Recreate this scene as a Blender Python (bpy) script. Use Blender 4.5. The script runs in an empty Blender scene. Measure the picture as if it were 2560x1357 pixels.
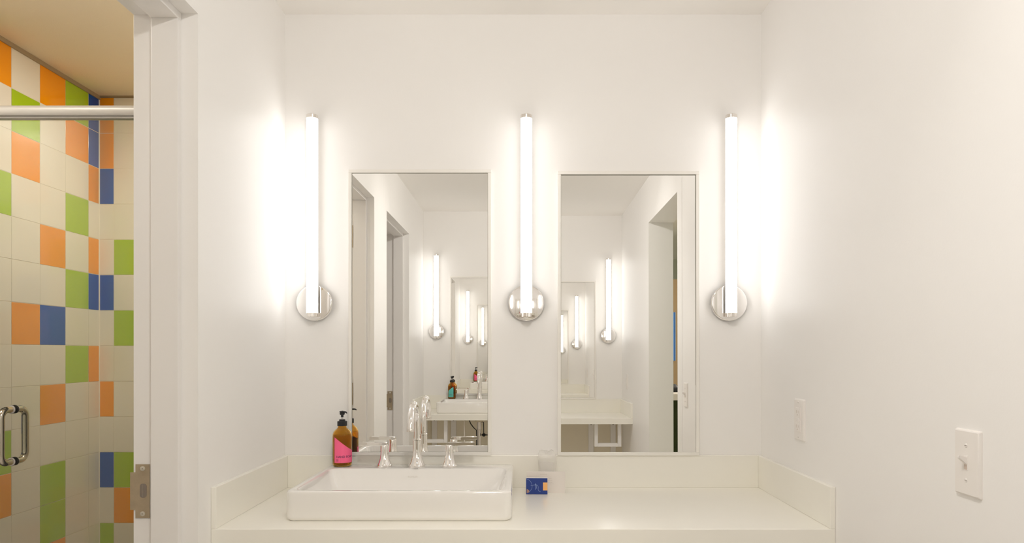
import bpy, bmesh, math, random
from mathutils import Vector, Matrix
PI = math.pi
random.seed(7)
S = bpy.context.scene
COL = S.collection

# ------------------------------------------------------------------ camera, world, exposure
E = 1.30            # eye height
F = 1805.0          # focal length in pixels of the 2560 px wide frame
VX, VY = 1306.0, 880.0
CY = -2.33          # camera y; the vanity wall is y = 0
cam_d = bpy.data.cameras.new('camera'); cam = bpy.data.objects.new('camera', cam_d); COL.objects.link(cam)
cam.location = (0, CY, E); cam.rotation_euler = (PI/2, 0, 0)
cam_d.sensor_width = 36; cam_d.lens = F/2560*36
cam_d.shift_x = -(VX-1280)/2560; cam_d.shift_y = (VY-678.5)/2560
cam_d.clip_start = 0.02
S.camera = cam
S.view_settings.view_transform = 'Standard'; S.view_settings.look = 'None'
S.view_settings.gamma = 1; S.view_settings.use_curve_mapping = False
S.view_settings.exposure = 0.09
S.cycles.max_bounces = 20; S.cycles.diffuse_bounces = 10; S.cycles.glossy_bounces = 12
S.cycles.transmission_bounces = 14; S.cycles.transparent_max_bounces = 16
S.cycles.sample_clamp_indirect = 6.0
S.cycles.caustics_reflective = False; S.cycles.caustics_refractive = False
W = bpy.data.worlds.new('world'); S.world = W; W.use_nodes = True
W.node_tree.nodes['Background'].inputs[0].default_value = (1, .9, .78, 1)
W.node_tree.nodes['Background'].inputs[1].default_value = 0.05

BACK_HALF = 76        # half angle of the opaque back channel of each tube, degrees
TUBE = 6.6            # sconce tube radiance
CEIL_FILL_W = 6.6         # fill lights added under the vanity room ceiling (watts)
SHOWER_W = 13.3       # shared by the shower room dome light and the added shower fill
BEYOND_W = 8.0        # unseen fill added in the room past the right opening

# ------------------------------------------------------------------ materials
def srgb(r, g, b):
    f = lambda c: ((c/255+.055)/1.055)**2.4 if c/255 > .04045 else c/255/12.92
    return (f(r), f(g), f(b), 1)
def mat(name, col, rough=.5, metal=0, trans=0, ior=1.45, emit=None, bump=0, bscale=60, vary=0, vscale=4, coat=0, spec=None, alpha=None):
    m = bpy.data.materials.new(name); m.use_nodes = True
    nt = m.node_tree; b = nt.nodes['Principled BSDF']
    b.inputs['Base Color'].default_value = col
    b.inputs['Roughness'].default_value = rough; b.inputs['Metallic'].default_value = metal
    b.inputs['Transmission Weight'].default_value = trans; b.inputs['IOR'].default_value = ior
    b.inputs['Coat Weight'].default_value = coat; b.inputs['Coat Roughness'].default_value = .05
    if spec is not None: b.inputs['Specular IOR Level'].default_value = spec
    if alpha is not None: b.inputs['Alpha'].default_value = alpha
    if emit:
        b.inputs['Emission Color'].default_value = emit[0]; b.inputs['Emission Strength'].default_value = emit[1]
    tc = nt.nodes.new('ShaderNodeTexCoord')
    if vary:
        n = nt.nodes.new('ShaderNodeTexNoise'); n.inputs['Scale'].default_value = vscale; n.inputs['Detail'].default_value = 4
        nt.links.new(tc.outputs['Object'], n.inputs['Vector'])
        mx = nt.nodes.new('ShaderNodeMix'); mx.data_type = 'RGBA'
        mx.inputs[6].default_value = tuple(c*(1-vary) for c in col[:3])+(1,)
        mx.inputs[7].default_value = tuple(min(1, c*(1+vary)) for c in col[:3])+(1,)
        nt.links.new(n.outputs['Fac'], mx.inputs[0]); nt.links.new(mx.outputs[2], b.inputs['Base Color'])
    if bump:
        n2 = nt.nodes.new('ShaderNodeTexNoise'); n2.inputs['Scale'].default_value = bscale; n2.inputs['Detail'].default_value = 3
        nt.links.new(tc.outputs['Object'], n2.inputs['Vector'])
        bp = nt.nodes.new('ShaderNodeBump'); bp.inputs['Strength'].default_value = bump; bp.inputs['Distance'].default_value = .002
        nt.links.new(n2.outputs['Fac'], bp.inputs['Height']); nt.links.new(bp.outputs['Normal'], b.inputs['Normal'])
    return m
M = {}
M['wall'] = mat('wall_paint', (.88, .865, .85, 1), .42, bump=.06, bscale=180, vary=.008, vscale=2)
M['ceil'] = mat('ceiling_paint', (.93, .91, .88, 1), .8, bump=.1, bscale=150)
M['trim'] = mat('trim_gloss_paint', (.81, .79, .775, 1), .28, bump=.01, bscale=40)
M['frame'] = mat('mirror_frame_paint', (.86, .835, .79, 1), .35, bump=.05, bscale=80)
M['counter'] = mat('cream_solid_surface', (.885, .865, .80, 1), .22, vary=.012, vscale=9, bump=.02)
M['sink'] = mat('white_vitreous_china', (.87, .85, .82, 1), .07, coat=.6, bump=.015, bscale=12)
M['chrome'] = mat('chrome', (.94, .92, .905, 1), .05, 1, bump=.01)
M['chrome_cap'] = mat('brushed_chrome', (.82, .78, .74, 1), .22, 1, bump=.03)
M['mirror'] = mat('silvered_glass', (.945, .94, .922, 1), .0, 1)
M['mirror_edge'] = mat('mirror_edge', (.35, .33, .27, 1), .4, .3)
M['tube'] = mat('lit_diffuser', (.9, .9, .9, 1), .4, emit=((1, .985, .96, 1), TUBE))
M['channel'] = mat('white_channel', (.85, .83, .80, 1), .35)
M['plate'] = mat('switch_plate_plastic', (.85, .815, .785, 1), .28, bump=.02)
M['slot'] = mat('dark_slot', (.22, .18, .15, 1), .6)
M['steel_dark'] = mat('dark_steel', (.30, .26, .22, 1), .4, .6)
M['screw'] = mat('screw_metal', (.72, .69, .62, 1), .3, 1)
M['amber'] = mat('amber_glass', (.84, .56, .13, 1), .03, trans=1, ior=1.3, bump=.02, bscale=20)
M['liquid'] = mat('amber_soap_liquid', (.86, .62, .20, 1), .05, trans=1, ior=1.25)
M['black'] = mat('black_plastic', (.018, .018, .02, 1), .35, bump=.03)
M['clear'] = mat('clear_stem_plastic', (.9, .88, .86, 1), .15, trans=.6)
M['pink'] = mat('pink_label', srgb(255, 105, 150), .5, vary=.02, vscale=30)
M['teal'] = mat('teal_label', srgb(95, 190, 180), .5, vary=.02, vscale=30)
M['ink'] = mat('label_ink', (.10, .03, .09, 1), .6)
M['blue'] = mat('blue_card', srgb(38, 62, 135), .45, vary=.10, vscale=45)
M['orange_patch'] = mat('orange_card_patch', srgb(245, 185, 115), .5)
M['pale_ink'] = mat('pale_line_ink', srgb(150, 170, 215), .5)
M['card'] = mat('white_card', (.80, .75, .71, 1), .55, vary=.01)
M['grey_ink'] = mat('grey_ink', (.58, .53, .49, 1), .6)
M['wrap'] = mat('clear_plastic_wrap', (.93, .91, .88, 1), .15, bump=.3, bscale=35, alpha=.22)
M['cup'] = mat('clear_cup', (.93, .91, .88, 1), .1, alpha=.15)
M['nickel'] = mat('brushed_nickel_worn', srgb(182, 167, 143), .38, .75, vary=.22, vscale=38, bump=.08, bscale=220)
M['steel'] = mat('polished_steel', (.62, .58, .50, 1), .12, 1)
M['header'] = mat('satin_aluminium', (.55, .525, .49, 1), .42, .25, bump=.01)
M['glass'] = mat('shower_glass', (.97, .985, .96, 1), .0, trans=1, ior=1.45)
g_nt = M['glass'].node_tree      # clear pane: passes light straight through, mirrors by Fresnel, plus a faint diffuse mix that paints in a pale haze
g_tr = g_nt.nodes.new('ShaderNodeBsdfTransparent'); g_tr.inputs[0].default_value = (.97, .985, .96, 1)
g_gl = g_nt.nodes.new('ShaderNodeBsdfGlossy'); g_gl.inputs['Roughness'].default_value = 0
g_fr = g_nt.nodes.new('ShaderNodeFresnel'); g_fr.inputs['IOR'].default_value = 1.45
g_m1 = g_nt.nodes.new('ShaderNodeMixShader')
g_nt.links.new(g_fr.outputs[0], g_m1.inputs[0]); g_nt.links.new(g_tr.outputs[0], g_m1.inputs[1]); g_nt.links.new(g_gl.outputs[0], g_m1.inputs[2])
g_mix = g_nt.nodes.new('ShaderNodeMixShader'); g_dif = g_nt.nodes.new('ShaderNodeBsdfDiffuse'); g_dif.inputs[0].default_value = (.85, .84, .80, 1)
g_mix.inputs[0].default_value = .02
g_nt.links.new(g_m1.outputs[0], g_mix.inputs[1]); g_nt.links.new(g_dif.outputs[0], g_mix.inputs[2])
g_nt.links.new(g_mix.outputs[0], g_nt.nodes['Material Output'].inputs[0])
M['t_white'] = mat('tile_white', srgb(228, 221, 208), .10, vary=.02, vscale=6, bump=.03, bscale=14)
M['t_orange'] = mat('tile_orange', srgb(240, 152, 16), .09, vary=.04, vscale=6, bump=.03, bscale=14)
M['t_green'] = mat('tile_green', srgb(165, 194, 38), .09, vary=.04, vscale=6, bump=.03, bscale=14)
M['t_blue'] = mat('tile_blue', srgb(20, 82, 172), .09, vary=.06, vscale=6, bump=.03, bscale=14)
M['grout'] = mat('grout', srgb(226, 217, 200), .85, vary=.03, vscale=30)
M['caulk'] = mat('brown_caulk', srgb(160, 142, 116), .7)
M['floor'] = mat('floor_tile_pale', (.80, .77, .73, 1), .4, vary=.06, vscale=3)
M['dim'] = mat('dimmed_board', (.76, .70, .57, 1), .7, vary=.05, vscale=5)  # beige panel, its colour dimmed for the shadow under the counter
M['brass'] = mat('brass', (.55, .42, .14, 1), .3, 1)
M['pvc'] = mat('beige_plastic', (.60, .52, .38, 1), .4)
M['rubber'] = mat('black_hose', (.02, .02, .02, 1), .5)
M['brown'] = mat('brown_board', srgb(165, 140, 105), .6, vary=.08, vscale=3)
M['tan'] = mat('tan_board', srgb(175, 155, 125), .6, vary=.05)
M['green'] = mat('dark_green_fabric', (.030, .040, .008, 1), .9, vary=.35, vscale=12, bump=.5, bscale=300)
M['sky'] = mat('blue_panel', srgb(110, 160, 220), .4, vary=.10)
M['sage'] = mat('pale_sage_paint', (.66, .70, .63, 1), .7)
M['lightdisc'] = mat('lit_dome', (.9, .9, .85, 1), .4, emit=((1, .93, .82, 1), 3.0))

# ------------------------------------------------------------------ mesh helpers
def px(x, y, d): return Vector(((x-VX)*d/F, CY+d, E-(y-VY)*d/F))
def add_box(bm, x0, x1, y0, y1, z0, z1, bev=0, seg=2):
    r = bmesh.ops.create_cube(bm, size=1)
    for v in r['verts']:
        v.co = Vector(((x0+x1)/2+v.co.x*abs(x1-x0), (y0+y1)/2+v.co.y*abs(y1-y0), (z0+z1)/2+v.co.z*abs(z1-z0)))
    if bev:
        es = list({e for v in r['verts'] for e in v.link_edges})
        bmesh.ops.bevel(bm, geom=es, offset=bev, segments=seg, affect='EDGES', profile=.5)
def add_lathe(bm, prof, c=(0, 0, 0), n=32, axis='z', cap=True):
    rings = []
    def pt(r, h, a):
        u, w = r*math.cos(a), r*math.sin(a)
        if axis == 'z': q = (u, w, h)
        elif axis == 'y': q = (u, h, w)
        else: q = (h, u, w)
        return Vector(q)+Vector(c)
    for r, h in prof:
        rings.append([bm.verts.new(pt(r, h, 2*PI*i/n)) for i in range(n)])
    for a, b in zip(rings, rings[1:]):
        for i in range(n):
            bm.faces.new((a[i], a[(i+1) % n], b[(i+1) % n], b[i]))
    if cap:
        bm.faces.new(rings[0]); bm.faces.new(rings[-1])
def add_sweep(bm, pts, rad, n=16, cap=True):
    pts = [Vector(p) for p in pts]
    rads = rad if isinstance(rad, (list, tuple)) else [rad]*len(pts)
    rings = []; up = None
    for i, p in enumerate(pts):
        t = (pts[min(i+1, len(pts)-1)]-pts[max(i-1, 0)]).normalized()
        if up is None:
            up = Vector((0, 0, 1)) if abs(t.z) < .9 else Vector((1, 0, 0))
        u = (up - t*up.dot(t)).normalized(); w = t.cross(u); up = u
        rings.append([bm.verts.new(p+(u*math.cos(2*PI*k/n)+w*math.sin(2*PI*k/n))*rads[i]) for k in range(n)])
    for a, b in zip(rings, rings[1:]):
        for k in range(n): bm.faces.new((a[k], a[(k+1) % n], b[(k+1) % n], b[k]))
    if cap: bm.faces.new(rings[0]); bm.faces.new(rings[-1])
def add_prism(bm, pts, plane, a, b, bev=0):
    """polygon pts extruded from a to b; plane 'xz' (extrude y) / 'yz' (extrude x) / 'xy' (extrude z)"""
    def q(p, h): return {'xz': (p[0], h, p[1]), 'yz': (h, p[0], p[1]), 'xy': (p[0], p[1], h)}[plane]
    A = [bm.verts.new(q(p, a)) for p in pts]; B = [bm.verts.new(q(p, b)) for p in pts]
    n = len(pts); fs = [bm.faces.new(A), bm.faces.new(B)]
    for i in range(n): fs.append(bm.faces.new((A[i], A[(i+1) % n], B[(i+1) % n], B[i])))
    if bev: bmesh.ops.bevel(bm, geom=list({e for f in fs for e in f.edges}), offset=bev, segments=2, affect='EDGES')
def rrect(x0, x1, y0, y1, r, k=6):
    out = []
    for cx, cy, a0 in ((x1-r, y1-r, 0), (x0+r, y1-r, PI/2), (x0+r, y0+r, PI), (x1-r, y0+r, 3*PI/2)):
        for i in range(k+1):
            a = a0+PI/2*i/k; out.append((cx+r*math.cos(a), cy+r*math.sin(a)))
    return out
def add_loft(bm, loops, cap0=True, cap1=True):
    R = [[bm.verts.new(p) for p in L] for L in loops]; n = len(R[0])
    for a, b in zip(R, R[1:]):
        for i in range(n): bm.faces.new((a[i], a[(i+1) % n], b[(i+1) % n], b[i]))
    if cap0: bm.faces.new(R[0])
    if cap1: bm.faces.new(R[-1])
def obj(name, bm, m, parent=None, smooth=False, angle=35):
    bmesh.ops.recalc_face_normals(bm, faces=bm.faces)
    me = bpy.data.meshes.new(name); bm.to_mesh(me); bm.free()
    me.materials.append(m)
    if smooth:
        me.shade_smooth()
        try: me.set_sharp_from_angle(angle=math.radians(angle))
        except Exception: pass
    o = bpy.data.objects.new(name, me); COL.objects.link(o)
    if parent:
        o.parent = parent
        if parent.get('_loc') is None: o.matrix_parent_inverse = Matrix()
    return o
def box(name, m, x0, x1, y0, y1, z0, z1, parent=None, bev=0):
    bm = bmesh.new(); add_box(bm, x0, x1, y0, y1, z0, z1, bev); return obj(name, bm, m, parent)
def tag(o, label=None, cat=None, group=None, kind=None):
    if label: o['label'] = label
    if cat: o['category'] = cat
    if group: o['group'] = group
    if kind: o['kind'] = kind
    return o
def thing(name, label, cat, loc=(0, 0, 0), rz=0, group=None, kind=None):
    o = bpy.data.objects.new(name, None); COL.objects.link(o); o.empty_display_size = .05
    o.location = loc; o.rotation_euler = (0, 0, rz)
    return tag(o, label, cat, group, kind)
def dup(root, loc, rz=0, label=None):
    r = root.copy(); COL.objects.link(r); r.location = loc; r.rotation_euler = (0, 0, rz)
    if label: r['label'] = label
    for ch in list(root.children):
        c = ch.copy(); COL.objects.link(c); c.parent = r
        for g in list(ch.children):
            h = g.copy(); COL.objects.link(h); h.parent = c
    return r
def text_mesh(body, size):
    cu = bpy.data.curves.new('txt', 'FONT'); cu.body = body; cu.size = size; cu.resolution_u = 2; cu.offset = size*.012
    o = bpy.data.objects.new('txt', cu); COL.objects.link(o)
    bpy.context.view_layer.update()
    me = bpy.data.meshes.new_from_object(o.evaluated_get(bpy.context.evaluated_depsgraph_get()))
    bpy.data.objects.remove(o); bpy.data.curves.remove(cu)
    return me

# ------------------------------------------------------------------ room dimensions
XL, XR = -.766, .770         # side walls of the vanity room
XLO = -.9115                 # shower side of the left wall
XRO = .920                   # far side of the right wall
YR = -3.29                   # rear vanity wall
ZC = E+1.089                 # ceiling
XA = -1.8209                 # left tiled wall of the shower
YB = CY+3.1067               # back tiled wall of the shower
YG = CY+2.15                 # shower glass
D1 = (-.642, -1.410)         # clear opening of the left doorway (y of its two door stops)
D2 = (-1.787, -2.556)        # second doorway in the left wall
HEAD = E+.782                # underside of the door stops
FRX, STX = -.805, -.869      # recessed face of the door frames, edge of the door stops
O1 = (-1.28, -2.097)         # opening in the right wall
def struct(name, bm, m, smooth=False):
    return tag(obj(name, bm, m, None, smooth), kind='structure')

bm = bmesh.new(); add_box(bm, -3.2, 5.2, -10.0, 1.1, -.1, 0); struct('floor', bm, M['floor'])
bm = bmesh.new(); add_box(bm, -.82, .85, YR-.1, .1, ZC, ZC+.08); struct('ceiling', bm, M['ceil'])
bm = bmesh.new(); add_box(bm, XLO, XRO, 0, .12, 0, ZC+.05); struct('wall_back', bm, M['wall'])
bm = bmesh.new(); add_box(bm, XLO, XRO, YR-.12, YR, 0, ZC+.05); struct('wall_rear', bm, M['wall'])
RT = .017                    # depth of the drywall return outside each frame
HT = HEAD+RT
bm = bmesh.new()
add_box(bm, XLO, XL, D1[0]+RT, 0, 0, ZC+.05)
add_box(bm, XLO, XL, D1[1]-RT, D1[0]+RT, HT, ZC+.05)
add_box(bm, XLO, XL, D2[0]+RT, D1[1]-RT, 0, ZC+.05)
add_box(bm, XLO, XL, D2[1]-RT, D2[0]+RT, HT, ZC+.05)
add_box(bm, XLO, XL, YR, D2[1]-RT, 0, ZC+.05)
struct('wall_left', bm, M['wall'])
OT = E+.81
bm = bmesh.new()
add_box(bm, XR, XRO, O1[0], 0, 0, ZC+.05, )
add_box(bm, XR, XRO, O1[1], O1[0], OT, ZC+.05)
add_box(bm, XR, XRO, YR, O1[1], 0, ZC+.05)
struct('wall_right', bm, M['wall'])
# flat corner strip beside the right opening
bm = bmesh.new(); add_box(bm, XR-.0015, XR, -1.243, -1.172, 0, E+.857); struct('trim_1', bm, M['wall'])

# ------------------------------------------------------------------ doorways in the left wall
def doorway(n, yn, yf):
    """yn: stop face nearer the vanity wall, yf: the one further from it; a rabbeted frame set back in the wall"""
    r = thing('door_%d' % n, None, None, (0, 0, 0), kind='structure')
    T = M['trim']
    for y, s in ((yn, 1), (yf, -1)):
        box('door_stop', T, STX, FRX, y, y+s*RT, 0, HEAD, r, .0012)
        box('jamb', T, XLO-.004, STX, y+s*.012, y+s*RT, 0, HEAD+.012, r, .0006)
    box('head_stop', T, STX, FRX, yf-RT, yn+RT, HEAD, HT, r, .0012)
    box('head_jamb', T, XLO-.004, STX, yf-RT, yn+RT, HEAD+.012, HT, r, .0006)
    return r
d1 = doorway(1, *D1)
d2 = doorway(2, *D2)
def strike(parent, yface, s):
    """plate lying on the rabbet at y = yface, s = side the camera sees it from (-1 = towards -y)"""
    z0, z1 = E-.390, E-.2637; X0, X1, X2 = -.8770, -.9098, -.9225
    pts = [(X0, z0), (X0, z1), (X1, z1), (X1, z1-.019), (X2, z1-.019), (X2, z0+.019), (X1, z0+.019), (X1, z0)]
    bm = bmesh.new(); add_prism(bm, pts, 'xz', yface, yface+s*.0022)
    p = obj('strike_plate', bm, M['nickel'], parent); p['label'] = 'worn brushed nickel strike plate with two screws'
    zm = (z0+z1)/2+.001
    bm = bmesh.new(); L = rrect(-.8995, -.8835, zm-.0165, zm+.0165, .0065)
    add_prism(bm, L, 'xz', yface+s*.0021, yface+s*.0026)
    obj('latch_hole', bm, M['slot'], p)
    bm = bmesh.new(); add_box(bm, -.8945, -.8905, yface+s*.0025, yface+s*.0030, zm-.015, zm+.015, .0002); obj('latch_spring', bm, M['steel_dark'], p)
    for z in (z0+.0100, z1-.0100):
        bm = bmesh.new(); add_lathe(bm, [(.0058, 0), (.0058, s*.0008), (.004, s*.0015)], (-.8930, yface+s*.0022, z), 20, 'y'); obj('screw', bm, M['screw'], p, True)
        bm = bmesh.new(); add_box(bm, -.8942, -.8918, yface+s*.0036, yface+s*.0039, z-.0012, z+.0012); obj('screw_recess', bm, M['steel_dark'], p)
strike(d1, D1[0]+.012, -1)
strike(d2, D2[1]-.012, 1)
# leaf of door 1, swung into the shower room, and its hinges
leaf = box('door_panel', M['trim'], XLO-.77, XLO-.006, D1[1]-.048, D1[1]-.010, .01, HEAD, d1, .002)
bm = bmesh.new(); add_sweep(bm, [(XLO-.71, D1[1]-.010, .98), (XLO-.71, D1[1]+.040, .98), (XLO-.60, D1[1]+.045, .98)], .009); obj('door_handle', bm, M['nickel'], leaf, True)
for z in (.28, 1.085, 1.897):
    bm = bmesh.new(); add_box(bm, -.9075, -.8745, D1[1]-.012, D1[1]-.0095, z-.057, z+.057, .0006)
    add_sweep(bm, [(XLO-.006, D1[1]-.009, z-.057), (XLO-.006, D1[1]-.009, z+.057)], .006, 12)
    obj('hinge', bm, M['nickel'], d1)['label'] = 'brushed nickel hinge'

# ------------------------------------------------------------------ shower room: walls, tiles, ceiling, glass
TS = .1524
bm = bmesh.new(); add_box(bm, XA-.12, XA-.0010, YG-.06, YB+.12, 0, ZC+.05); wa = struct('wall_shower_left', bm, M['grout'])
bm = bmesh.new(); add_box(bm, XA-.0010, XLO, YB+.0010, YB+.12, 0, ZC+.05); wb = struct('wall_shower_back', bm, M['grout'])
bm = bmesh.new(); add_box(bm, XLO, XLO+.05, 0, YB+.12, 0, ZC+.05); struct('wall_shower_right', bm, M['t_white'])
bm = bmesh.new(); add_box(bm, XA-.12, XLO-.0, -2.3, YB+.12, ZC+.012, ZC+.09); tag(obj('ceiling', bm, mat('shower_ceiling_paint', (.80, .71, .55, 1), .8, bump=.3, bscale=260)), kind='structure')
bm = bmesh.new(); add_box(bm, XA-.12, XLO, -1.72, -1.60, 0, ZC+.05); struct('wall_shower_front', bm, M['wall'])
# painted part of the left wall in front of the glass
bm = bmesh.new(); add_box(bm, XA-.12, XA, -2.3, YG-.06, 0, ZC+.012); struct('wall_shower_entry', bm, M['wall'])
bm = bmesh.new(); add_box(bm, XA, XA+.006, YG-.06, YB, ZC-.004, ZC+.012); add_box(bm, XA, XLO, YB-.006, YB, ZC+.004, ZC+.012); struct('trim_2', bm, M['caulk'])
bm = bmesh.new(); add_prism(bm, [(XA-.0005, YB+.0005), (XA+.004, YB+.0005), (XA-.0005, YB-.004)], 'xy', 0, ZC-.004); struct('trim_4', bm, M['grout'])
ZR0 = E+1.0939                               # top of tile row 0
# colours by row, from the top, for each column; letters w o g b
ROWS = 16
colA = {4: 'bbowobwowwwwwwwo', 3: 'gowgwgwgwwwwwgww', 2: 'owwwowbwowggowww', 1: 'wgowwwowwwwwwgwb', 0: 'owwgwwwwwgowwwgw',
        -1: 'gwbwowwgwwwbwwow', -2: 'wowwgwowbwwowgww'}
colB = {0: 'oobwwbwwowbwgwww'.replace('oobww', 'oobww'), 1: 'wwwwgwgwwwgowwgw', 2: 'gwowwbwwgwwwowww', 3: 'wowgwwowwbwgwwow', 4: 'bwwowgwwwowwwgww', 5: 'wgwwwwbwgwwoowww', 6: 'owwgowwwwgwwwbww'}
colB[0] = 'oobww' + 'bww' + 'owb' + 'wgwww'
cm = {'w': M['t_white'], 'o': M['t_orange'], 'g': M['t_green'], 'b': M['t_blue']}
G = .0010
tile_mesh = {}
def tile(par, plane, u0, u1, z0, z1, c):
    key = (plane, round(u1-u0, 4), round(z1-z0, 4), c)
    if key not in tile_mesh:
        b = bmesh.new(); w, h = (u1-u0)/2-G, (z1-z0)/2-G
        if plane == 'A': add_box(b, -.0010, 0, -w, w, -h, h, .0004, 1)
        else: add_box(b, -w, w, 0, .0010, -h, h, .0004, 1)
        me = bpy.data.meshes.new('tile'); b.to_mesh(me); b.free(); me.materials.append(cm[c]); tile_mesh[key] = me
    o = bpy.data.objects.new('tile', tile_mesh[key]); COL.objects.link(o); o.parent = par
    j = random.uniform(-.0002, .0002)
    o.location = (XA+j, (u0+u1)/2, (z0+z1)/2) if plane == 'A' else ((u0+u1)/2, YB+j, (z0+z1)/2)
for k in range(ROWS):
    z1 = ZR0-TS*k; z0 = max(.002, z1-TS)
    y1 = YB
    for c, w in ((4, .5), (3, 1), (2, 1), (1, 1), (0, 1), (-1, 1), (-2, 1)):
        tile(wa, 'A', y1-w*TS, y1, z0, z1, colA[c][k]); y1 -= w*TS
    x0 = XA
    for c, w in ((0, .41), (1, 1), (2, 1), (3, 1), (4, 1), (5, 1), (6, .9)):
        x1 = min(x0+w*TS, XLO)
        if x1-x0 > .01: tile(wb, 'B', x0, x1, z0, z1, colB[c][k])
        x0 = x1
sd = thing('shower_door', 'frameless glass shower door with satin header rail and pull handles, in front of the coloured tiles', 'shower door', (-1.34, YG, 0))
def L(o, root):            # re-seat a mesh built in world space under a root placed elsewhere
    o.matrix_parent_inverse = Matrix.Translation(-Vector(root.location)); return o
sg = F/2.15
zt = E+(VY-267)/sg; zb = E+(VY-293)/sg
bm = bmesh.new()
prof = [(YG+.022, zb), (YG+.022, zt-.004), (YG+.018, zt), (YG-.004, zt)]
for i in range(9):
    a = PI/2*i/8; prof.append((YG-.010-.014*math.sin(a)*1.0, (zt+zb)/2+(zt-zb)/2*math.cos(a)*.98))
prof += [(YG-.022, zb+.004), (YG-.018, zb)]
add_prism(bm, prof, 'yz', XA, XLO)
L(obj('header_rail', bm, M['header'], sd, True, 40), sd)['label'] = 'satin metal header rail'
L(box('glass_channel', M['header'], XA, XLO, YG-.010, YG+.012, zb-.006, zb, sd, .001), sd)
L(box('glass_panel', M['glass'], XA+.003, XLO-.003, YG-.005, YG+.005, .05, zb-.004, sd), sd)
L(box('sill', M['header'], XA, XLO, YG-.03, YG+.03, 0, .05, sd, .004), sd)
HX = (33-VX)/sg
hz = (E-(1023-VY)/sg, E-(1153-VY)/sg)
for s in (1, -1):
    pts = []; ro_, st = .024, .052
    y_far = YG+s*st
    pts.append((HX, YG+s*.005, hz[0]))
    for i in range(9):
        a = PI/2*i/8; pts.append((HX, y_far-s*ro_+s*ro_*math.sin(a), hz[0]-ro_+ro_*math.cos(a)))
    for i in range(9):
        a = PI/2*i/8; pts.append((HX, y_far-s*ro_+s*ro_*math.cos(a), hz[1]+ro_-ro_*math.sin(a)))
    pts.append((HX, YG+s*.005, hz[1]))
    bm = bmesh.new(); add_sweep(bm, pts, .0100, 20)
    h = L(obj('pull_handle', bm, M['steel'], sd, True, 60), sd); h['label'] = 'polished metal D-shaped pull handle'
    for z in hz:
        bm = bmesh.new(); add_lathe(bm, [(.0128, 0), (.0128, s*.003)], (HX, YG+s*.005, z), 20, 'y'); w_ = obj('washer', bm, M['black'], h, True); 
        bm = bmesh.new(); add_lathe(bm, [(.0122, 0), (.0122, s*.003)], (HX, YG+s*.008, z), 20, 'y'); obj('washer', bm, M['card'], h, True)
# dome light of the shower room
dl = thing('ceiling_dome_light', 'round dome light on the shower room ceiling before the glass', 'lamp', (-1.55, -.74, ZC+.012))
bm = bmesh.new(); add_lathe(bm, [(.15, 0), (.15, -.012)], (0, 0, 0), 40); obj('base_ring', bm, M['header'], dl, True)
bm = bmesh.new(); add_lathe(bm, [(.14*math.cos(PI/2*i/8)+.001, -.012-.05*math.sin(PI/2*i/8)) for i in range(9)], (0, 0, 0), 40); obj('diffuser', bm, M['lightdisc'], dl, True)
def area(name, loc, sx, sy, w, col=(1, .93, .82), rot=(0, 0, 0)):
    l = bpy.data.lights.new(name, 'AREA'); l.shape = 'RECTANGLE'; l.size = sx; l.size_y = sy; l.energy = w; l.color = col
    o = bpy.data.objects.new(name, l); COL.objects.link(o); o.location = loc; o.rotation_euler = rot; return o
area('shower_room_lamp', (-1.55, -.74, ZC-.07), .26, .26, SHOWER_W*.34, (1, .95, .86))
area('shower_fill', (-1.12, .22, ZC-.0), .2, .2, SHOWER_W*.50, (1, .95, .86))  # hidden fill added to brighten the tiles, no fitting of the shower
# unseen fill lights added to even out the vanity room (between the two vanities, above the photographer)
# two narrow area fills under the middle of the ceiling, one aimed at each vanity wall
area('vanity_wall_fill', (0, -1.70, ZC-.024), .16, .06, CEIL_FILL_W, (1, .97, .93), (.8, 0, 0))
area('rear_wall_fill', (0, -1.50, ZC-.024), .16, .06, CEIL_FILL_W*1.12, (1, .97, .93), (-.8, 0, 0))

# ------------------------------------------------------------------ mirrors
def mirror(label, x0, x1, z0, z1, rear=False, tilt=0):
    """front faces -y when rear is False; coordinates are given for the front vanity"""
    w, h = x1-x0, z1-z0
    r = thing('framed_mirror', label, 'mirror', ((x0+x1)/2, YR if rear else 0, z0), PI if rear else 0, 'white framed mirrors')
    f, dp = .0108, .018
    for a in (((-w/2, w/2, h-f, h)), ((-w/2, w/2, 0, f)), ((-w/2, -w/2+f, f, h-f)), ((w/2-f, w/2, f, h-f))):
        box('frame_rail', M['frame'], a[0], a[1], -dp, 0, a[2], a[3], r, .0012)
    bm = bmesh.new(); t = math.tan(tilt)*h/2
    P = [(-w/2+f*.6, -.0125+t, f*.6), (w/2-f*.6, -.0125+t, f*.6), (w/2-f*.6, -.0125-t, h-f*.6), (-w/2+f*.6, -.0125-t, h-f*.6)]
    A = [bm.verts.new(p) for p in P]; B = [bm.verts.new((p[0], p[1]+.004, p[2])) for p in P]
    bm.faces.new(A); bm.faces.new(B)
    for i in range(4): bm.faces.new((A[i], A[(i+1) % 4], B[(i+1) % 4], B[i]))
    obj('mirror_glass', bm, M['mirror'], r)
    bm = bmesh.new()
    e = .0009
    for (a0, a1, b0, b1) in ((-w/2+f, w/2-f, h-f-e, h-f), (-w/2+f, w/2-f, f, f+e), (-w/2+f, -w/2+f+e, f, h-f), (w/2-f-e, w/2-f, f, h-f)):
        add_box(bm, a0, a1, -.0136, -.0128, b0, b1)
    obj('edge_bead', bm, M['mirror_edge'], r)
    return r
zsp = E-.3316      # top of the backsplash
mirror('white framed mirror above the sink, left of the middle wall lamp', -.558, -.100, zsp, E+.585)
mirror('white framed mirror above the bare counter, right of the middle wall lamp', .1127, .567, zsp, E+.580, tilt=-math.radians(.27))
mirror('rear mirror behind the teal-labelled bottle, seen reflected in the left mirror', -.558, -.100, zsp, E+.585, True)
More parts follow.
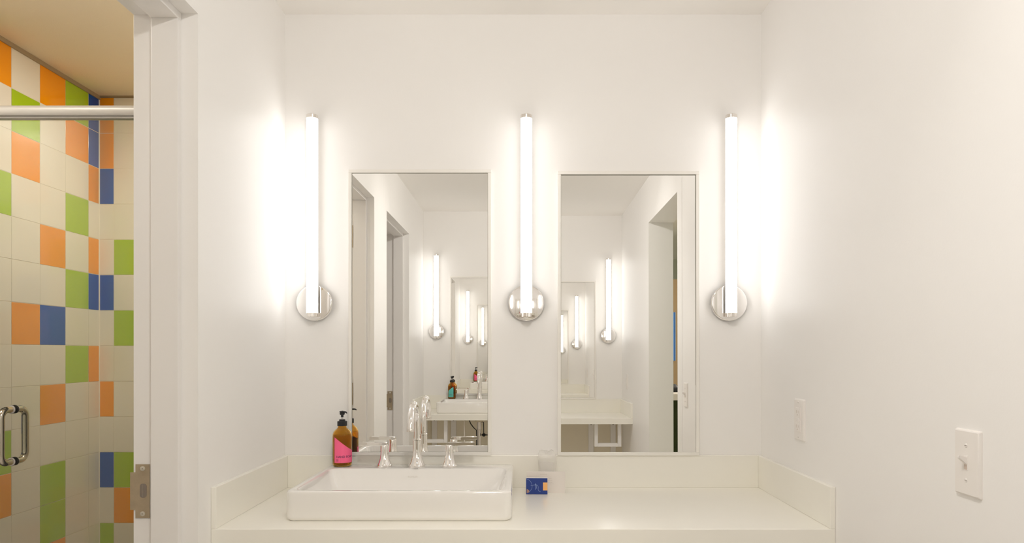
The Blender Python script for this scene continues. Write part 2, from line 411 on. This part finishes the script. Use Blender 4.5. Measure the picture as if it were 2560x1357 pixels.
mirror('rear mirror over the bare rear counter, seen reflected in the right mirror', .1127, .567, zsp, E+.580, True)

# ------------------------------------------------------------------ tube wall lamps
s0 = thing('wall_sconce', 'lit tube wall lamp left of the left mirror, beside the doorway wall', 'wall lamp', (-.6685, 0, E+.158), 0, 'tube wall lamps')
bm = bmesh.new(); add_lathe(bm, [(.0577, 0), (.0577, -.0112), (.0570, -.0130), (.0555, -.0140), (.0540, -.0143), (.001, -.0144)], (0, 0, 0), 64, 'y'); obj('backplate', bm, M['chrome'], s0, True, 30)
bm = bmesh.new(); add_lathe(bm, [(.010, -.014), (.010, -.020)], (0, 0, 0), 24, 'y'); obj('stem', bm, M['chrome'], s0, True)
zt0, zt1 = .1247-.158, .7417-.158
yt = -.0345
def arc_poly(r, a0, a1, n, inner=None):
    P = [(r*math.cos(a0+(a1-a0)*i/n), yt+r*math.sin(a0+(a1-a0)*i/n)) for i in range(n+1)]
    return P
# frosted diffuser over the front of the tube, opaque channel along its back (towards the wall)
HB = math.radians(BACK_HALF)
bm = bmesh.new(); add_prism(bm, arc_poly(.0178, PI/2+HB, PI/2+2*PI-HB, 44), 'xy', zt0, zt1); obj('tube', bm, M['tube'], s0, True, 60)
bm = bmesh.new(); add_prism(bm, arc_poly(.0179, PI/2-HB, PI/2+HB, 12), 'xy', zt0, zt1); obj('back_channel', bm, M['channel'], s0, True, 60)
bm = bmesh.new(); add_lathe(bm, [(.0180, zt1), (.0180, zt1+.0105), (.0172, zt1+.0115)], (0, yt, 0), 40); obj('end_cap', bm, M['chrome_cap'], s0, True)
bm = bmesh.new()
pr = []
for i in range(48): a = 2*PI*i/48; rr = .0168 if (i//4) % 2 else .0155; pr.append((rr*math.cos(a), yt+rr*math.sin(a)))
add_prism(bm, pr, 'xy', zt0-.0125, zt0); obj('end_cap', bm, M['chrome_cap'], s0, True)
dup(s0, (.0125, 0, E+.158), 0, 'lit tube wall lamp between the two mirrors')
dup(s0, (.664, 0, E+.158), 0, 'lit tube wall lamp right of the right mirror')
dup(s0, (-.664, YR, E+.158), PI, 'rear lit tube lamp nearest the doorway wall, seen reflected in the left mirror')
dup(s0, (-.0125, YR, E+.158), PI, 'rear lit tube lamp between the rear mirrors, behind the camera')
dup(s0, (.664, YR, E+.158), PI, 'rear lit tube lamp nearest the right wall, seen reflected in the right mirror')

# ------------------------------------------------------------------ countertops
ZT = E-.435
def counter(label, y0, s):
    """y0 wall plane, s = -1 front faces -y, +1 faces +y"""
    r = thing('countertop', label, 'countertop', (0, y0, 0))
    yf = s*.555
    box('slab', M['counter'], XL, XR, 0, yf, ZT-.042, ZT, r, .002)
    box('backsplash', M['counter'], XL+.0127, XR-.0127, 0, s*.0127, ZT, ZT+.1034, r, .0012)
    for x0, x1 in ((XL, XL+.0127), (XR-.0127, XR)):
        box('side_splash', M['counter'], x0, x1, 0, yf, ZT, ZT+.1034, r, .0015)
    for (xa, xb, hh, rail) in ((.51, .70, .165, .024), (-.70, -.532, .165, .024)):
        for yy in (yf-s*.09,):
            box('support_bracket', M['trim'], xa, xa+.024, yy-.02, yy+.02, ZT-.042-hh, ZT-.042, r, .002)
            box('support_bracket', M['trim'], xb-.024, xb, yy-.02, yy+.02, ZT-.042-hh, ZT-.042, r, .002)
            box('support_bracket', M['trim'], xa+.024, xb-.024, yy-.02, yy+.02, ZT-.042-hh, ZT-.042-hh+rail, r, .002)
        for xx in (xa+.02, xb+.0):
            o = box('wall_cleat', M['trim'], xx-.02, xx+.02, 0, s*.02, ZT-.45, ZT-.042, r, .002)
            bm = bmesh.new(); add_lathe(bm, [(.006, 0), (.006, s*.002)], (xx, s*.02, ZT-.09), 12, 'y'); obj('screw', bm, M['slot'], o)
    return r
counter('cream white countertop with low backsplash, carrying the sink below the two mirrors', 0, -1)
rc = counter('rear cream countertop behind the camera, seen reflected in the mirrors', YR, 1)
for y0, s in ((0, -1), (YR, 1)):
    o = box('wall_back_board' if s < 0 else 'wall_rear_board', M['dim'], XL, XR, y0, y0+s*.004, 0, ZT-.042); tag(o, kind='structure')

# ------------------------------------------------------------------ sink
SX0, SX1 = -.612, -.028
SYF, SYB = CY+1.856, -.0150
SH = .077
def rl(x0, x1, y0, y1, r, z): return [(p[0], p[1], z) for p in rrect(x0, x1, y0, y1, r)]
def make_sink(label):
    cx, cy = (SX0+SX1)/2, (SYF+SYB)/2
    r = thing('sink', label, 'sink', (cx, cy, ZT))
    w, d = (SX1-SX0)/2, (SYB-SYF)/2
    bm = bmesh.new(); R = .022
    iw = w-.017; y0i = -d+.016; y1i = d-.090
    lo = [rl(-w+.007, w-.007, -d+.007, d-.007, R*.8, 0), rl(-w+.005, w-.005, -d+.005, d-.005, R*.85, .001), rl(-w+.0012, w-.0012, -d+.0012, d-.0012, R, .005), rl(-w, w, -d, d, R, .012),
          rl(-w, w, -d, d, R, SH-.006), rl(-w+.0009, w-.0009, -d+.0009, d-.0009, R, SH-.0025), rl(-w+.003, w-.003, -d+.003, d-.003, R, SH-.0006), rl(-w+.006, w-.006, -d+.006, d-.006, R*.9, SH),
          rl(-iw, iw, y0i, y1i, .030, SH), rl(-iw+.002, iw-.002, y0i+.002, y1i-.002, .030, SH-.0007), rl(-iw+.0045, iw-.0045, y0i+.0045, y1i-.0045, .030, SH-.004),
          rl(-iw+.012, iw-.012, y0i+.010, y1i-.012, .032, .050), rl(-iw+.024, iw-.024, y0i+.022, y1i-.030, .040, .018), rl(-iw+.034, iw-.034, y0i+.032, y1i-.044, .045, .0075), rl(-iw+.055, iw-.055, y0i+.05, y1i-.065, .05, .004)]
    add_loft(bm, lo)
    obj('basin', bm, M['sink'], r, True, 50)
    bm = bmesh.new(); add_lathe(bm, [(.021, 0), (.021, .002), (.015, .004), (.002, .004)], (0, -.04, .0042), 32); obj('drain', bm, M['chrome'], r, True)
    me = text_mesh('KOHLER', .0072)
    yy, zz = y1i-.0050, SH-.026
    b = bmesh.new(); b.from_mesh(me); bpy.data.meshes.remove(me)
    xs = [v.co.x for v in b.verts]; m0 = (min(xs)+max(xs))/2
    for v in b.verts:
        x, z = v.co.x-m0, v.co.y; v.co = Vector((x*1.1-.0155, yy-.0075*(SH-.004-(zz+z))/(SH-.004-.05)-.0006, zz+z))
    obj('lettering', b, mat('faint_sink_print', (.76, .73, .69, 1), .3), r)
    return r
sk = make_sink('white rectangular vessel sink on the left half of the counter, under the faucet')
dup(sk, ((SX0+SX1)/2, YR-(SYF+SYB)/2, ZT), PI, 'rear white rectangular sink behind the camera, seen reflected in the left mirror')

# ------------------------------------------------------------------ faucet
FX, FYc = -.328, CY+2.246
ZRIM = ZT+SH
def make_faucet(label):
    r = thing('faucet', label, 'faucet', (FX, FYc, ZRIM))
    body = [(.0255, 0), (.0258, .003), (.0255, .0065), (.0246, .007), (.0238, .0105), (.0205, .017), (.0168, .026), (.0145, .036), (.0133, .048), (.0128, .060), (.0128, .084)]
    bm = bmesh.new(); add_lathe(bm, body, n=48); sp = obj('spout_base', bm, M['chrome'], r, True, 40)
    bm = bmesh.new(); add_lathe(bm, [(.0128, .0845), (.0142, .085), (.0142, .0885), (.0120, .089)], n=40); obj('collar', bm, M['chrome'], sp, True, 40)
    pts = [(0, 0, .088), (0, 0, .11)]; R = .064; zc = .134
    for i in range(1, 25):
        a = PI*i/24*.985; pts.append((0, -R+R*math.cos(a), zc+R*math.sin(a)*1.02))
    pts.append((0, -.1285, .130))
    bm = bmesh.new(); add_sweep(bm, pts, [.0100]*2+[.0100+.0008*i/25 for i in range(25)], 32); s = obj('spout', bm, M['chrome'], r, True, 50)
    bm = bmesh.new(); add_lathe(bm, [(.0108, .133), (.0112, .132), (.0110, .125), (.0090, .124), (.0085, .127)], (0, -.1285, 0), 32); obj('aerator', bm, M['chrome_cap'], s, True)
    for sx in (-1, 1):
        cx = sx*.1010
        bm = bmesh.new(); add_lathe(bm, [(.0232, 0), (.0235, .003), (.0232, .0065), (.0222, .0072), (.0208, .012), (.0175, .019), (.0148, .028), (.0130, .040), (.0122, .053), (.0122, .068), (.0116, .070)], (cx, 0, 0), 48)
        h = obj('handle_base', bm, M['chrome'], r, True, 40)
        bm = bmesh.new(); x_out = cx+sx*.0775; x_in = cx-sx*.009
        add_prism(bm, [(x_in, .0680), (x_in, .0755), (x_in+sx*.006, .0782), (x_out, .0790), (x_out, .0690), (cx+sx*.013, .0680)], 'xz', -.0075, .0075, .0012)
        obj('lever', bm, M['chrome'], h, True, 40)
    return r
fa = make_faucet('chrome widespread faucet with arched spout and two flat levers on the sink deck')
dup(fa, (FX+.0, YR-FYc, ZRIM), PI, 'rear chrome faucet behind the camera, seen reflected in the left mirror')

# ------------------------------------------------------------------ soap bottles
BX, BY = -.567, CY+2.272
def make_bottle(label, lab_m, with_text, a_right=110, pump=(.70, -.70)):
    r = thing('soap_bottle', label, 'soap bottle', (0, 0, 0), 0, 'amber pump bottles')
    out = [(.022, 0), (.0265, .0012), (.0292, .005), (.0300, .010), (.0300, .094), (.0292, .101), (.0265, .108), (.0215, .114), (.0165, .1185), (.0135, .1215), (.0128, .125), (.0128, .132)]
    inn = [(.0118, .132), (.0118, .124), (.0150, .1175), (.0205, .1118), (.0255, .1062), (.0282, .0995), (.0289, .093), (.0289, .011), (.0265, .0062), (.020, .005)]
    bm = bmesh.new(); add_lathe(bm, out+inn, n=48, cap=False)
    # close the base inside and outside
    bm.verts.ensure_lookup_table(); vs = list(bm.verts); n = 48
    bm.faces.new(vs[:n]); bm.faces.new(vs[-n:])
    g = obj('glass_body', bm, M['amber'], r, True, 50); g['label'] = 'amber glass body'
    bm = bmesh.new(); add_lathe(bm, [(.019, .0055), (.0262, .0066), (.0287, .0115), (.0287, .092), (.0280, .0985)], n=40); obj('liquid', bm, M['liquid'], r, True, 50)
    # label, a patch of the cylinder with a slanting top; angle 0 faces the camera (-y), positive to the right
    bm = bmesh.new(); rr = .03025; A0, A1 = math.radians(-36), math.radians(a_right); N = 30
    lo_, hi_ = [], []
    def q(a, z, rad=rr): return Vector((rad*math.sin(a), -rad*math.cos(a), z))
    def top(a): return .0930-(math.sin(min(a-.245, PI/2))+.766)/1.766*.043
    for i in range(N+1):
        a = A0+(A1-A0)*i/N
        lo_.append((bm.verts.new(q(a, .0135)), bm.verts.new(q(a, .0135, rr-.00018)))); hi_.append((bm.verts.new(q(a, top(a))), bm.verts.new(q(a, top(a), rr-.00018))))
    for i in range(N):
        bm.faces.new((lo_[i][0], lo_[i+1][0], hi_[i+1][0], hi_[i][0])); bm.faces.new((lo_[i][1], hi_[i][1], hi_[i+1][1], lo_[i+1][1]))
        bm.faces.new((hi_[i][0], hi_[i+1][0], hi_[i+1][1], hi_[i][1])); bm.faces.new((lo_[i][0], lo_[i][1], lo_[i+1][1], lo_[i+1][0]))
    bm.faces.new((lo_[0][0], hi_[0][0], hi_[0][1], lo_[0][1])); bm.faces.new((lo_[N][0], lo_[N][1], hi_[N][1], hi_[N][0]))
    lb = obj('paper_label', bm, lab_m, r, True, 40)
    if with_text:
        me = text_mesh(with_text, .0104); b = bmesh.new(); b.from_mesh(me); bpy.data.meshes.remove(me)
        wd = max(v.co.x for v in b.verts)
        for v in b.verts:
            a = -.39+v.co.x/wd*1.80; v.co = q(a, .0293+v.co.y*.92, rr+.00025)
        obj('lettering', b, M['ink'], lb)
    else:
        b = bmesh.new(); rnd = random.Random(5); a = -.35
        while a < .62:
            da = rnd.uniform(.02, .05); vs = [b.verts.new(q(aa, zz, rr+.00025)) for aa, zz in ((a, .0293), (a+da, .0293), (a+da, .0345), (a, .0345))]; b.faces.new(vs); a += da+.03
        obj('small_print', b, M['ink'], lb)
    b = bmesh.new(); rnd = random.Random(6)
    for zz in (.0185, .0222):
        a = -.40
        while a < -.16:
            da = rnd.uniform(.012, .03); vs = [b.verts.new(q(aa, z_, rr+.00025)) for aa, z_ in ((a, zz), (a+da, zz), (a+da, zz+.0018), (a, zz+.0018))]; b.faces.new(vs); a += da+.015
    obj('small_print', b, M['ink'], lb)
    bm = bmesh.new()
    pr = [((.0152 if i % 2 else .0148)*math.cos(2*PI*i/72), (.0152 if i % 2 else .0148)*math.sin(2*PI*i/72)) for i in range(72)]
    add_prism(bm, pr, 'xy', .1265, .1405)
    add_lathe(bm, [(.0150, .1405), (.0140, .1415), (.0096, .1418), (.0096, .1462), (.0088, .1468)], n=36)
    obj('pump_collar', bm, M['black'], r, True, 30)
    bm = bmesh.new(); add_lathe(bm, [(.0026, .146), (.0026, .156)], n=16); obj('pump_stem', bm, M['clear'], r, True)
    bm = bmesh.new()
    add_lathe(bm, [(.0040, .1535), (.0042, .160), (.0072, .1615), (.0078, .163), (.0080, .1700), (.0088, .1712), (.0088, .1722), (.0060, .1730)], n=28)
    dirv = Vector((pump[0], pump[1], 0)); p0 = Vector((0, 0, .1705))
    add_sweep(bm, [p0, p0+dirv*.010, p0+dirv*.018+Vector((0, 0, .0004)), p0+dirv*.024-Vector((0, 0, .0008)), p0+dirv*.0275-Vector((0, 0, .0030))], [.0036, .0032, .0028, .0023, .0018], 12)
    obj('pump_head', bm, M['black'], r, True, 40)
    return r
b1 = make_bottle('amber pump bottle with a slanted pink label on the sink deck before the left mirror', M['pink'], 'HAND SOAP')
b1.location = (BX, BY, ZRIM)
b2 = make_bottle('amber pump bottle with a teal label on the rear sink, seen in left mirror', M['teal'], None, 46, (.1, -.99))
b2.location = (-.541, YR-BY-.0, ZRIM); b2.rotation_euler = (0, 0, PI+.12)

# ------------------------------------------------------------------ amenity cards and wrapped cup
def flat_card(name, label, cat, w, h, t, m, loc, rz, lean):
    r = thing(name, label, cat, loc, rz)
    c = box('panel', m, -w/2, w/2, -t/2, t/2, 0, h, r, .0004)
    return r
pk = thing('soap_packet', 'small blue packet with an orange patch and line drawing, standing on the counter', 'packet', px(1342, 1235, 2.212), math.radians(-2))
pk.location.z = ZT
w_, h_ = .067, .0515
bm = bmesh.new(); add_box(bm, -w_/2, w_/2, -.006, .006, 0, h_, .0015); obj('box_body', bm, M['card'], pk)
box('blue_face', M['blue'], -w_/2+.0008, w_/2-.0008, -.0064, -.0058, .001, h_-.0015, pk)
box('orange_patch', M['orange_patch'], w_/2-.0145, w_/2-.0009, -.0068, -.0062, .013, .037, pk)
bm = bmesh.new()
cpts = [(-.032, .0480), (-.025, .0455), (-.019, .040), (-.0155, .033), (-.0140, .026), (-.0150, .019), (-.019, .012), (-.024, .0075)]
add_sweep(bm, [(x, -.0066, z) for x, z in cpts], .00045, 6)
add_sweep(bm, [(x, -.0066, z) for x, z in ((-.0185, .0275), (-.010, .0290), (-.002, .0300), (.0025, .0285), (.0045, .0235), (.004, .017), (.005, .0125), (.011, .0085))], .00055, 6)
add_sweep(bm, [(x, -.0066, z) for x, z in ((-.0045, .034), (-.0015, .028), (-.001, .020), (-.005, .014), (-.0035, .022), (-.0045, .034))], .0006, 6)
obj('line_drawing', bm, M['pale_ink'], pk)
bm = bmesh.new()
for i in range(3): add_box(bm, -.0300+i*.0025, -.0288+i*.0025, -.0068, -.0063, .0045+.001*i, .0165-.0015*i)
obj('small_print', bm, M['orange_patch'], pk)
cd = thing('amenity_card', 'white folded card with grey print behind the blue packet', 'card', (.0765, CY+2.232, ZT), math.radians(-1))
bm = bmesh.new(); add_box(bm, -.0630, .0560, -.0007, .0007, 0, .0660, .0003)
add_prism(bm, [(0, .066), (.030, 0), (.0312, 0), (.0012, .066)], 'yz', -.0630, .0560)
obj('folded_sheet', bm, M['card'], cd)
bm = bmesh.new()
random.seed(3)
def scribble(x0, x1, z, hgt):
    x = x0
    while x < x1:
        w = random.uniform(.0003, .0007); h = hgt*random.uniform(.5, 1); add_box(bm, x, min(x+w, x1), -.0011, -.0006, z, z+h); x += w+random.uniform(.0004, .0009)
scribble(-.022, .000, .0560, .0020); scribble(.004, .015, .0440, .0018); scribble(.002, .015, .0385, .0018)
scribble(.001, .017, .0320, .0016); scribble(.001, .021, .0270, .0012)
obj('small_print', bm, M['grey_ink'], cd)
cu = thing('wrapped_cup', 'clear plastic-wrapped cup standing behind the white card', 'cup', (.0775, CY+2.285, ZT))
bm = bmesh.new(); add_lathe(bm, [(.020, 0), (.0205, .001), (.0245, .085), (.0238, .085), (.0196, .003), (.002, .003)], n=36); obj('cup_body', bm, M['cup'], cu, True)
bm = bmesh.new(); random.seed(11); N = 40; rings = []
for j, (rad, z) in enumerate(((.0225, .001), (.026, .02), (.0268, .05), (.028, .085), (.0285, .098), (.027, .108), (.023, .116), (.016, .120))):
    ring = []
    for i in range(N):
        a = 2*PI*i/N; am = .03+.10*min(1, z/.11)
        k = rad*(1+am*math.sin(3*a+j*.7)*.6+am*random.uniform(-.35, .35))
        ring.append(bm.verts.new((k*math.cos(a), min(k*math.sin(a), .027), z+random.uniform(-.002, .002)*min(1, j)+(.006*math.sin(2*a+1) if j > 3 else 0))))
    rings.append(ring)
for a_, b_ in zip(rings, rings[1:]):
    for i in range(N): bm.faces.new((a_[i], a_[(i+1) % N], b_[(i+1) % N], b_[i]))
bm.faces.new(rings[-1])
wr = obj('plastic_wrap', bm, M['wrap'], cu, True, 180)
wr.modifiers.new('skin', 'SOLIDIFY').thickness = .0003

# ------------------------------------------------------------------ switch and outlets on the right wall
def plate(name, label, cat, y, z, group=None):
    r = thing(name, label, cat, (XR, y, z), 0, group)
    bm = bmesh.new(); lo = []
    for (hw, hh, dx) in ((.0350, .0570, 0), (.0350, .0570, .0020), (.0338, .0558, .0048), (.0318, .0538, .0060)):
        lo.append([(-dx, p[0], p[1]) for p in rrect(-hw, hw, -hh, hh, .002, 2)])
    add_loft(bm, lo); obj('cover_plate', bm, M['plate'], r, True, 20)
    return r
def pscrew(r, z):
    bm = bmesh.new(); add_lathe(bm, [(.0036, -.0058), (.0036, -.0066), (.0026, -.0072)], (0, 0, z), 16, 'x'); s = obj('screw', bm, M['plate'], r, True)
    bm = bmesh.new(); add_box(bm, -.0075, -.0070, -.0028, .0028, z-.0004, z+.0004); obj('screw_slot', bm, M['slot'], s)
sw = plate('light_switch', 'white toggle light switch on the right wall, the larger plate at right', 'light switch', CY+1.243, E-.1905)
bm = bmesh.new(); add_box(bm, -.0068, -.0058, -.0052, .0052, -.0125, .0125, .0003); obj('toggle_surround', bm, M['plate'], sw)
bm = bmesh.new(); add_box(bm, -.0072, -.0066, -.0040, .0040, -.0112, -.0020); obj('toggle_slot', bm, mat('switch_recess', (.62, .52, .45, 1), .5), sw)
bm = bmesh.new(); add_prism(bm, [(-.0060, -.004), (-.0060, .0095), (-.0200, .0135), (-.0205, .0085)], 'xz', -.0038, .0038, .0008); obj('toggle_lever', bm, M['plate'], sw, True, 30)
pscrew(sw, .0300); pscrew(sw, -.0300)
def outlet(label, y):
    r = plate('wall_outlet', label, 'outlet', y, E-.187, 'white wall outlets')
    bm = bmesh.new(); add_box(bm, -.0085, -.0058, -.0165, .0165, -.0335, .0335, .0008); ins = obj('outlet_insert', bm, M['plate'], r)
    for z in (.020, -.020):
        bm = bmesh.new(); add_box(bm, -.0093, -.0084, -.0135, .0135, z-.011, z+.011, .0006); f_ = obj('socket_face', bm, M['plate'], ins)
        
        bm = bmesh.new()
        for yy, hh in ((-.006, .0035), (.006, .0045)): add_box(bm, -.0096, -.0092, yy-.0009, yy+.0009, z-hh+.002, z+hh+.002)
        add_box(bm, -.0096, -.0092, -.002, .002, z-.008, z-.0045)
        obj('socket_slots', bm, mat('slot_shadow', (.64, .56, .50, 1), .6), ins)
    bm = bmesh.new(); add_box(bm, -.0100, -.0084, -.010, -.001, -.0042, .0042, .0004); add_box(bm, -.0100, -.0084, .001, .010, -.0042, .0042, .0004); obj('test_button', bm, M['plate'], ins)
    pscrew(r, .0480); pscrew(r, -.0480)
    return r
outlet('small white outlet plate on the right wall above the side splash', -.332)
outlet('rear white outlet plate above the rear counter, seen in the right mirror', YR+.30)

# ------------------------------------------------------------------ plumbing under the rear sink
XD = -.318
def plumb():
    y = YR+.29; zt_ = ZT-.042
    r = thing('drain_pipe', 'chrome drain tailpipe under the rear sink, seen in the left mirror', 'pipe', (XD, y, 0))
    bm = bmesh.new(); add_lathe(bm, [(.036, zt_), (.036, zt_-.012), (.030, zt_-.030), (.022, zt_-.036)], n=28); obj('drain_flange', bm, M['pvc'], r, True)
    bm = bmesh.new(); add_lathe(bm, [(.017, zt_-.036), (.017, zt_-.088), (.0205, zt_-.090), (.0205, zt_-.094), (.016, zt_-.096), (.016, .46)], n=28); obj('tailpipe', bm, M['chrome_cap'], r, True)
    pts = [(0, 0, .46)]+[(0, -.04+.04*math.cos(a), .46-.04*math.sin(a)) for a in [PI*i/8 for i in range(1, 9)]]+[(0, -.08, .50), (0, -.285, .50)]
    bm = bmesh.new(); add_sweep(bm, pts, .016, 16); obj('trap', bm, M['chrome_cap'], r, True)
    s = thing('supply_line', 'thin grey water supply line with a brass fitting beside the drain pipe', 'pipe', (XD-.115, YR+.22, 0))
    bm = bmesh.new(); add_lathe(bm, [(.013, zt_), (.013, zt_-.024), (.009, zt_-.026)], n=6); obj('brass_nut', bm, M['brass'], s)
    bm = bmesh.new(); add_sweep(bm, [(0, 0, zt_-.025), (.002, 0, .70), (-.002, -.05, .55), (0, -.215, .50)], .006, 10); obj('braided_hose', bm, M['chrome_cap'], s, True)
    h = thing('black_hose', 'thin black hose curving down to the drain pipe', 'hose', (XD, y, 0))
    bm = bmesh.new(); add_sweep(bm, [(-.075, 0, zt_), (-.072, 0, zt_-.025), (-.060, .01, zt_-.05), (-.040, .015, zt_-.075), (-.018, .02, zt_-.095), (-.016, .02, .50)], .0035, 8); obj('hose', bm, M['rubber'], h, True)
    v = thing('shutoff_valve', 'black rod and valve right of the drain pipe', 'valve', (XD+.035, y+.01, 0))
    bm = bmesh.new(); add_sweep(bm, [(-.016, 0, zt_-.036), (-.002, 0, zt_-.036), (0, 0, zt_-.13)], .0032, 8); obj('pivot_rod', bm, M['rubber'], v)
    bm = bmesh.new(); add_lathe(bm, [(.006, zt_-.118), (.014, zt_-.124), (.014, zt_-.134), (.006, zt_-.142)], n=10); add_box(bm, -.018, .028, -.004, .004, zt_-.134, zt_-.126, .001); obj('valve_knob', bm, M['rubber'], v)
plumb()

# ------------------------------------------------------------------ what lies beyond the openings
# closet past the second left doorway
bm = bmesh.new(); add_box(bm, -1.6, XLO, -2.95, -2.90, 0, ZC); add_box(bm, -1.65, -1.6, -2.95, -1.72, 0, ZC); struct('wall_closet', bm, M['wall'])
bm = bmesh.new(); add_box(bm, -1.65, XLO, -2.95, -1.72, ZC, ZC+.06); tag(obj('ceiling', bm, M['ceil']), kind='structure')
# room past the right opening
bm = bmesh.new()
add_box(bm, XRO, 4.0, -.62, -.5, 0, 2.7); add_box(bm, 4.0, 4.1, -8.0, -.5, 0, 2.7); add_box(bm, XL, 4.0, -8.1, -8.0, 0, 2.7); add_box(bm, XL-.1, XL, -8.1, YR-.12, 0, 2.7)
struct('wall_beyond', bm, M['sage'])
bm = bmesh.new(); add_box(bm, XRO, 4.1, -8.1, -.5, 2.7, 2.78); add_box(bm, XL, XRO, -8.1, YR-.12, 2.7, 2.78); tag(obj('ceiling', bm, M['ceil']), kind='structure')
bm = bmesh.new(); add_box(bm, XL, XRO, YR-.13, YR-.12, ZC, 2.7); add_box(bm, XRO-.01, XRO, YR-.12, -.5, ZC, 2.7); struct('trim_3', bm, M['sage'])
def vm(x, y, d):           # point seen at pixel (x, y) in the right mirror at virtual distance d
    return ((x-VX)*d/F, CY-(d+2*CY), E-(y-VY-16)*d/F) if False else ((x-VX)*d/F, -(d+CY), E-(y-VY-16)*d/F)
dd = 6.5
g = vm(1685, 988, dd); z_top = g[2]
cab = thing('low_cabinet', 'dark green low partition with a pale top, glimpsed through the doorway in the right mirror', 'cabinet', (g[0], g[1]-.25, 0))
box('side_panel', M['green'], -.45, .45, -.25, .25, 0, z_top-.06, cab, .006)
box('top_slab', M['card'], -.47, .47, -.27, .27, z_top-.06, z_top, cab, .006)
kn = thing('black_bag', 'small black object on the pale top in the right mirror', 'bag', (g[0]+.02, g[1]-.3, z_top))
bm = bmesh.new(); add_loft(bm, [rl(-.09, .09, -.05, .05, .02, 0), rl(-.085, .085, -.05, .05, .02, .03), rl(-.03, .07, -.03, .03, .02, .06), rl(0, .05, -.015, .015, .01, .075)]); obj('bag_body', bm, M['black'], kn, True)
dd = 8.0
g2 = vm(1685, 702, dd)
pn = box('wall_panel', M['brown'], g2[0]-.8, g2[0]+.8, g2[1]-.03, g2[1], .3, g2[2]); tag(pn, 'brown panelled lower wall past the doorway, glimpsed in the right mirror', 'wall panel')
zb2 = vm(1685, 905, dd)[2]; zt2 = vm(1685, 785, dd)[2]
bp_ = thing('blue_curtain', 'narrow blue hanging on the brown panelled wall, glimpsed in the right mirror', 'curtain', (vm(1683, 0, dd)[0], g2[1]+.03, zb2))
bm = bmesh.new()
pr = [(-.035+.05*i/12, .006*math.sin(i*1.4)) for i in range(13)]
add_prism(bm, pr+[(x, y+.004) for x, y in reversed(pr)], 'xy', 0, zt2-zb2); obj('cloth', bm, M['sky'], bp_, True)
area('beyond_fill', (2.6, -4.2, 2.6), 1.2, 1.2, BEYOND_W*6, (1, .92, .8))  # unseen fill added to light the far room and the opening
